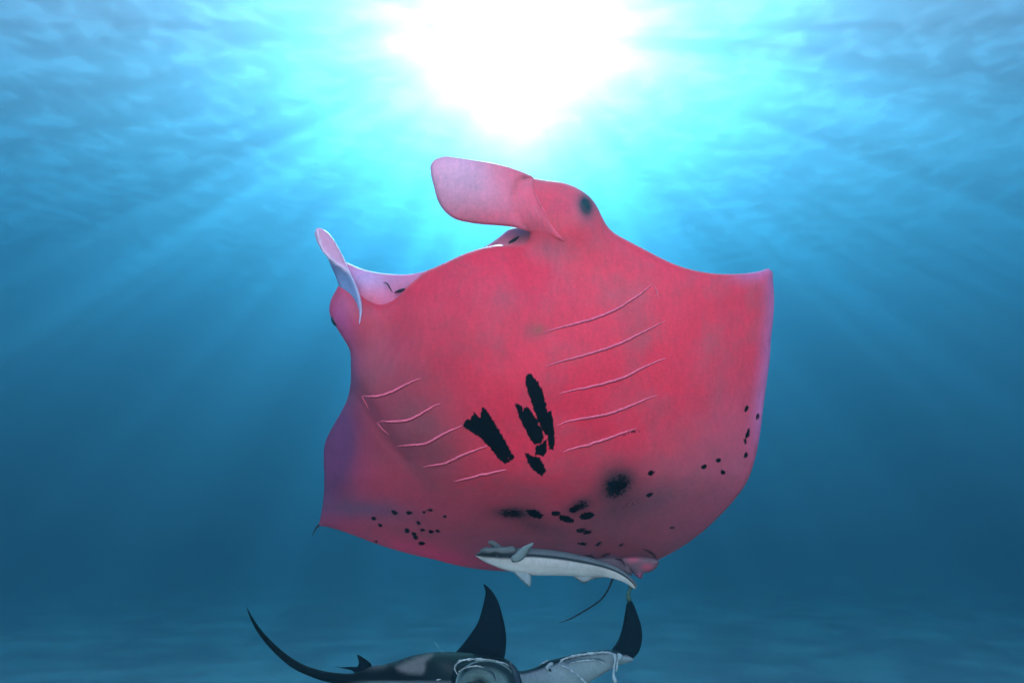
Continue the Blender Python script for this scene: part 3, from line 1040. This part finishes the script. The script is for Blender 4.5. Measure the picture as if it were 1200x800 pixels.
# mouth: a lip ring, and the pale throat going back inside it
def mouth(cx, cy, rx, ry, rot, dep, back, parent, throat_col, lip_r, tilt=0.0, lipm=LIP, n=40):
    rings, cols = [], []
    for k, (s, z) in enumerate([(1.0, 0.0), (0.95, 0.03), (0.90, 0.12), (0.82, 0.3), (0.7, 0.55), (0.45, 0.8), (0.1, 0.95)]):
        a = np.linspace(0, 2 * math.pi, n, endpoint=False)
        u, v = rx * s * np.cos(a), ry * s * np.sin(a)
        x = cx + u * math.cos(R(rot)) - v * math.sin(R(rot)) - z * 8
        y = cy + u * math.sin(R(rot)) + v * math.cos(R(rot))
        rings.append(at_np(x, y, dep - tilt * (x - cx) / rx + z * back))
        base = np.array(throat_col)
        c = np.tile(base, (n, 1))
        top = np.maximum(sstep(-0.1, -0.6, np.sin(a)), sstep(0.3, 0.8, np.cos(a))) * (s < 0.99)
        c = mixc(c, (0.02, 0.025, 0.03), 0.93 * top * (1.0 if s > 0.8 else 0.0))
        cols.append(c)
    for s, z in [(1.02, 0.01), (1.05, 0.10), (1.08, 0.34)]:          # outside of the head
        a = np.linspace(0, 2 * math.pi, n, endpoint=False)
        u, v = rx * s * np.cos(a), ry * s * np.sin(a)
        x = cx + u * math.cos(R(rot)) - v * math.sin(R(rot)) - z * 20
        y = cy + u * math.sin(R(rot)) + v * math.cos(R(rot)) + z * 6
        rings.insert(0, at_np(x, y, dep - tilt * (x - cx) / rx + z))
        cols.insert(0, np.tile(np.array(AC), (n, 1)))
    V = np.concatenate(rings)
    F = [(i * n + j, (i + 1) * n + j, (i + 1) * n + (j + 1) % n, i * n + (j + 1) % n) for i in range(len(rings) - 1) for j in range(n)]
    F.append(tuple((len(rings) - 1) * n + j for j in range(n)))
    o = new_obj('mouth', V, F, DARK_SKIN, parent)
    set_attr(o, 'pigment_and_shade', np.concatenate(cols))
    set_attr(o, 'black', np.full(len(V), 50.0), 'FLOAT')
    return o


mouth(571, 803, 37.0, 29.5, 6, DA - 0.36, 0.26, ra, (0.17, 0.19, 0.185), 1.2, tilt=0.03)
DL = DA - 0.375
tube('upper_lip', [(536.5, 790, DL), (533.2, 784.5, DL), (533.4, 779.5, DL), (538, 774.8, DL), (545, 772.6, DL), (557, 772, DL), (572, 772.6, DL), (584, 774.8, DL), (595, 779, DL), (600, 783, DL)],
     [0.4, 0.6, 0.9, 1.1, 1.1, 1.3, 1.0, 0.8, 0.6, 0.3], LIP, ra, n=8, step=2.0, uneven=0.55)
tube('palate_ridge', [(537, 787, DL + 0.01), (543, 783, DL + 0.02), (552, 780.4, DL + 0.03), (562, 780, DL + 0.04), (567, 781.5, DL + 0.05)], [0.3, 0.8, 0.9, 0.9, 0.3], LIP, ra, n=8, step=2.0, uneven=0.55)
tube('cephalic_fin', [(597, 776.5, DL), (602, 783, DL - 0.02), (605.5, 792, DL - 0.05), (607, 803, DL - 0.1), (604, 818, DL - 0.16)], [1.6, 3.2, 4.2, 4.6, 2.5], BLACK, ra, n=10)
tube('gill_raker', [(545, 783, DL + 0.05), (565, 782, DL + 0.06), (577, 788, DL + 0.06), (581, 797, DL + 0.06)], [0.4, 1.3, 1.5, 0.5], plain_material('raker_dark', (0.03, 0.035, 0.04)), ra, n=8)
dome('eye', 514, 797.5, 6.5, 3.6, -10, DA - 0.06, 0.05, BLACK, ra, n=14, rings=4)
tube('eye_ridge', [(508, 799, DA - 0.10), (513, 796, DA - 0.11), (519, 795.8, DA - 0.1)], [0.3, 0.9, 0.3], LIP, ra, n=6)
tube('trailing_filament', [(518.5, 765, DA + 0.2), (514.5, 759, DA + 0.2), (509, 752.6, DA + 0.22)], [0.5, 0.6, 0.3], plain_material('filament', (0.08, 0.15, 0.16)), ra, n=6)

# ------------------------------------------------------------------ manta ray with the pale belly
DB = 9.0
rb = root('manta_ray', at(670, 830, DB), 'manta ray with pale belly turned outward, white lips and one dark upright wing', 'manta ray',
          'dark manta rays below the pink one')
BB = [(590, 790), (604, 786), (615, 785), (631, 780), (642, 774), (655, 770.5), (676, 765), (700, 762), (716, 761.5), (727, 763), (737, 768), (742, 771.5), (722, 780.5), (705, 790.5), (690, 799.5),
      (672, 812), (645, 828), (612, 836), (588, 825), (582, 805)]


def bb_colour(x, y, d):
    c = np.tile(np.array([0.25, 0.205, 0.19]), (len(x), 1))
    top = np.interp(x, [590, 604, 615, 631, 642, 655, 676, 700, 716, 730], [790, 786, 785, 780, 774, 770.5, 765, 762, 761.5, 764])
    th = np.interp(x, [600, 630, 650, 655, 700, 720], [3.0, 4.0, 6.0, 5.0, 3.6, 3.2])
    c = mixc(c, (0.003, 0.003, 0.005), sstep(th + 2.2, th - 0.6, y - top))
    c = mixc(c, (0.02, 0.03, 0.04), 0.9 * np.exp(-((y - np.interp(x, [655, 664, 680, 700, 712], [781, 776, 772.5, 771.5, 775])) / 1.6)**2) * sstep(657, 666, x) * sstep(713, 704, x))
    c = mixc(c, (0.20, 0.16, 0.155), 0.4 * gauss(x, y, 625, 800, 20, 8))
    return c


slab('body', BB, lambda x, y: DB + 0.05 - 0.05 * gauss(x, y, 650, 800, 50, 30), lambda x, y: 0.06 + 0.10 * gauss(x, y, 640, 810, 60, 35), bb_colour, DARK_SKIN, rb, spacing=2.2, edge_len=12, ospace=2.0)
BW = [(738, 701.5), (735, 705.5), (732.7, 716), (729.2, 735), (723.6, 751), (716.5, 761), (712, 768), (724, 773), (734, 773), (741, 771.3), (747.5, 765), (752, 752), (752.3, 738), (748, 722), (742.6, 708)]
slab('wing', BW, lambda x, y: DB + 0.18 + 0.003 * (770 - y), lambda x, y: 0.035 + 0 * x, flat_colour((0.003, 0.003, 0.005)), DARK_SKIN, rb, spacing=3.5, edge_len=11, ospace=2.5)
LB = DB - 0.06
tube('upper_lip', [(655.5, 776.5, LB), (658, 773.5, LB), (662.5, 771, LB), (678, 767.3, LB), (695, 765, LB), (714, 764.6, LB), (721, 767, LB), (724, 771, LB)], [0.6, 1.3, 1.2, 1.1, 1.2, 1.2, 1.1, 0.8], LIP, rb, n=8, step=2.0, uneven=0.55)
tube('lower_lip', [(655, 777.3, LB - 0.05), (665, 782.5, LB - 0.07), (675, 789.5, LB - 0.1), (687, 800, LB - 0.1)], [0.6, 0.9, 0.9, 0.8], LIP, rb, n=8, step=2.0, uneven=0.55)
tube('palate_ridge', [(665, 779.5, LB - 0.03), (672, 775.8, LB - 0.03), (684, 773.4, LB - 0.03), (700, 773.8, LB - 0.02), (708, 776, LB)], [0.3, 0.9, 1.0, 0.8, 0.3], LIP, rb, n=8, step=2.0, uneven=0.55)
fin('cephalic_fin', [(719, 766), (722, 768), (721, 780), (720.5, 790), (723, 799), (720, 800.5), (717.5, 796), (718, 785), (719.2, 775)], LB - 0.03, 0.010, (0.42, 0.33, 0.31), DARK_SKIN, rb, 1.6)
fin('cephalic_fin', [(724, 764.5), (729, 767), (728, 771.5), (725, 774), (724, 782), (722, 787), (721.5, 780), (723, 772)], LB - 0.02, 0.010, (0.42, 0.33, 0.31), DARK_SKIN, rb, 1.6)
fin('cephalic_fin', [(638.5, 782), (641, 778.5), (644.5, 775.5), (648.5, 776), (647, 779.5), (643, 781.5), (645, 786.5), (641.5, 785)], LB - 0.10, 0.010, (0.42, 0.33, 0.31), DARK_SKIN, rb, 1.6)
tube('eye_ridge', [(631, 779, LB + 0.02), (637, 776, LB), (642.5, 773, LB)], [0.3, 0.9, 0.5], LIP, rb, n=6)
dome('eye', 644.5, 784.5, 1.6, 2.4, -30, LB - 0.10, 0.02, BLACK, rb, n=10, rings=3)
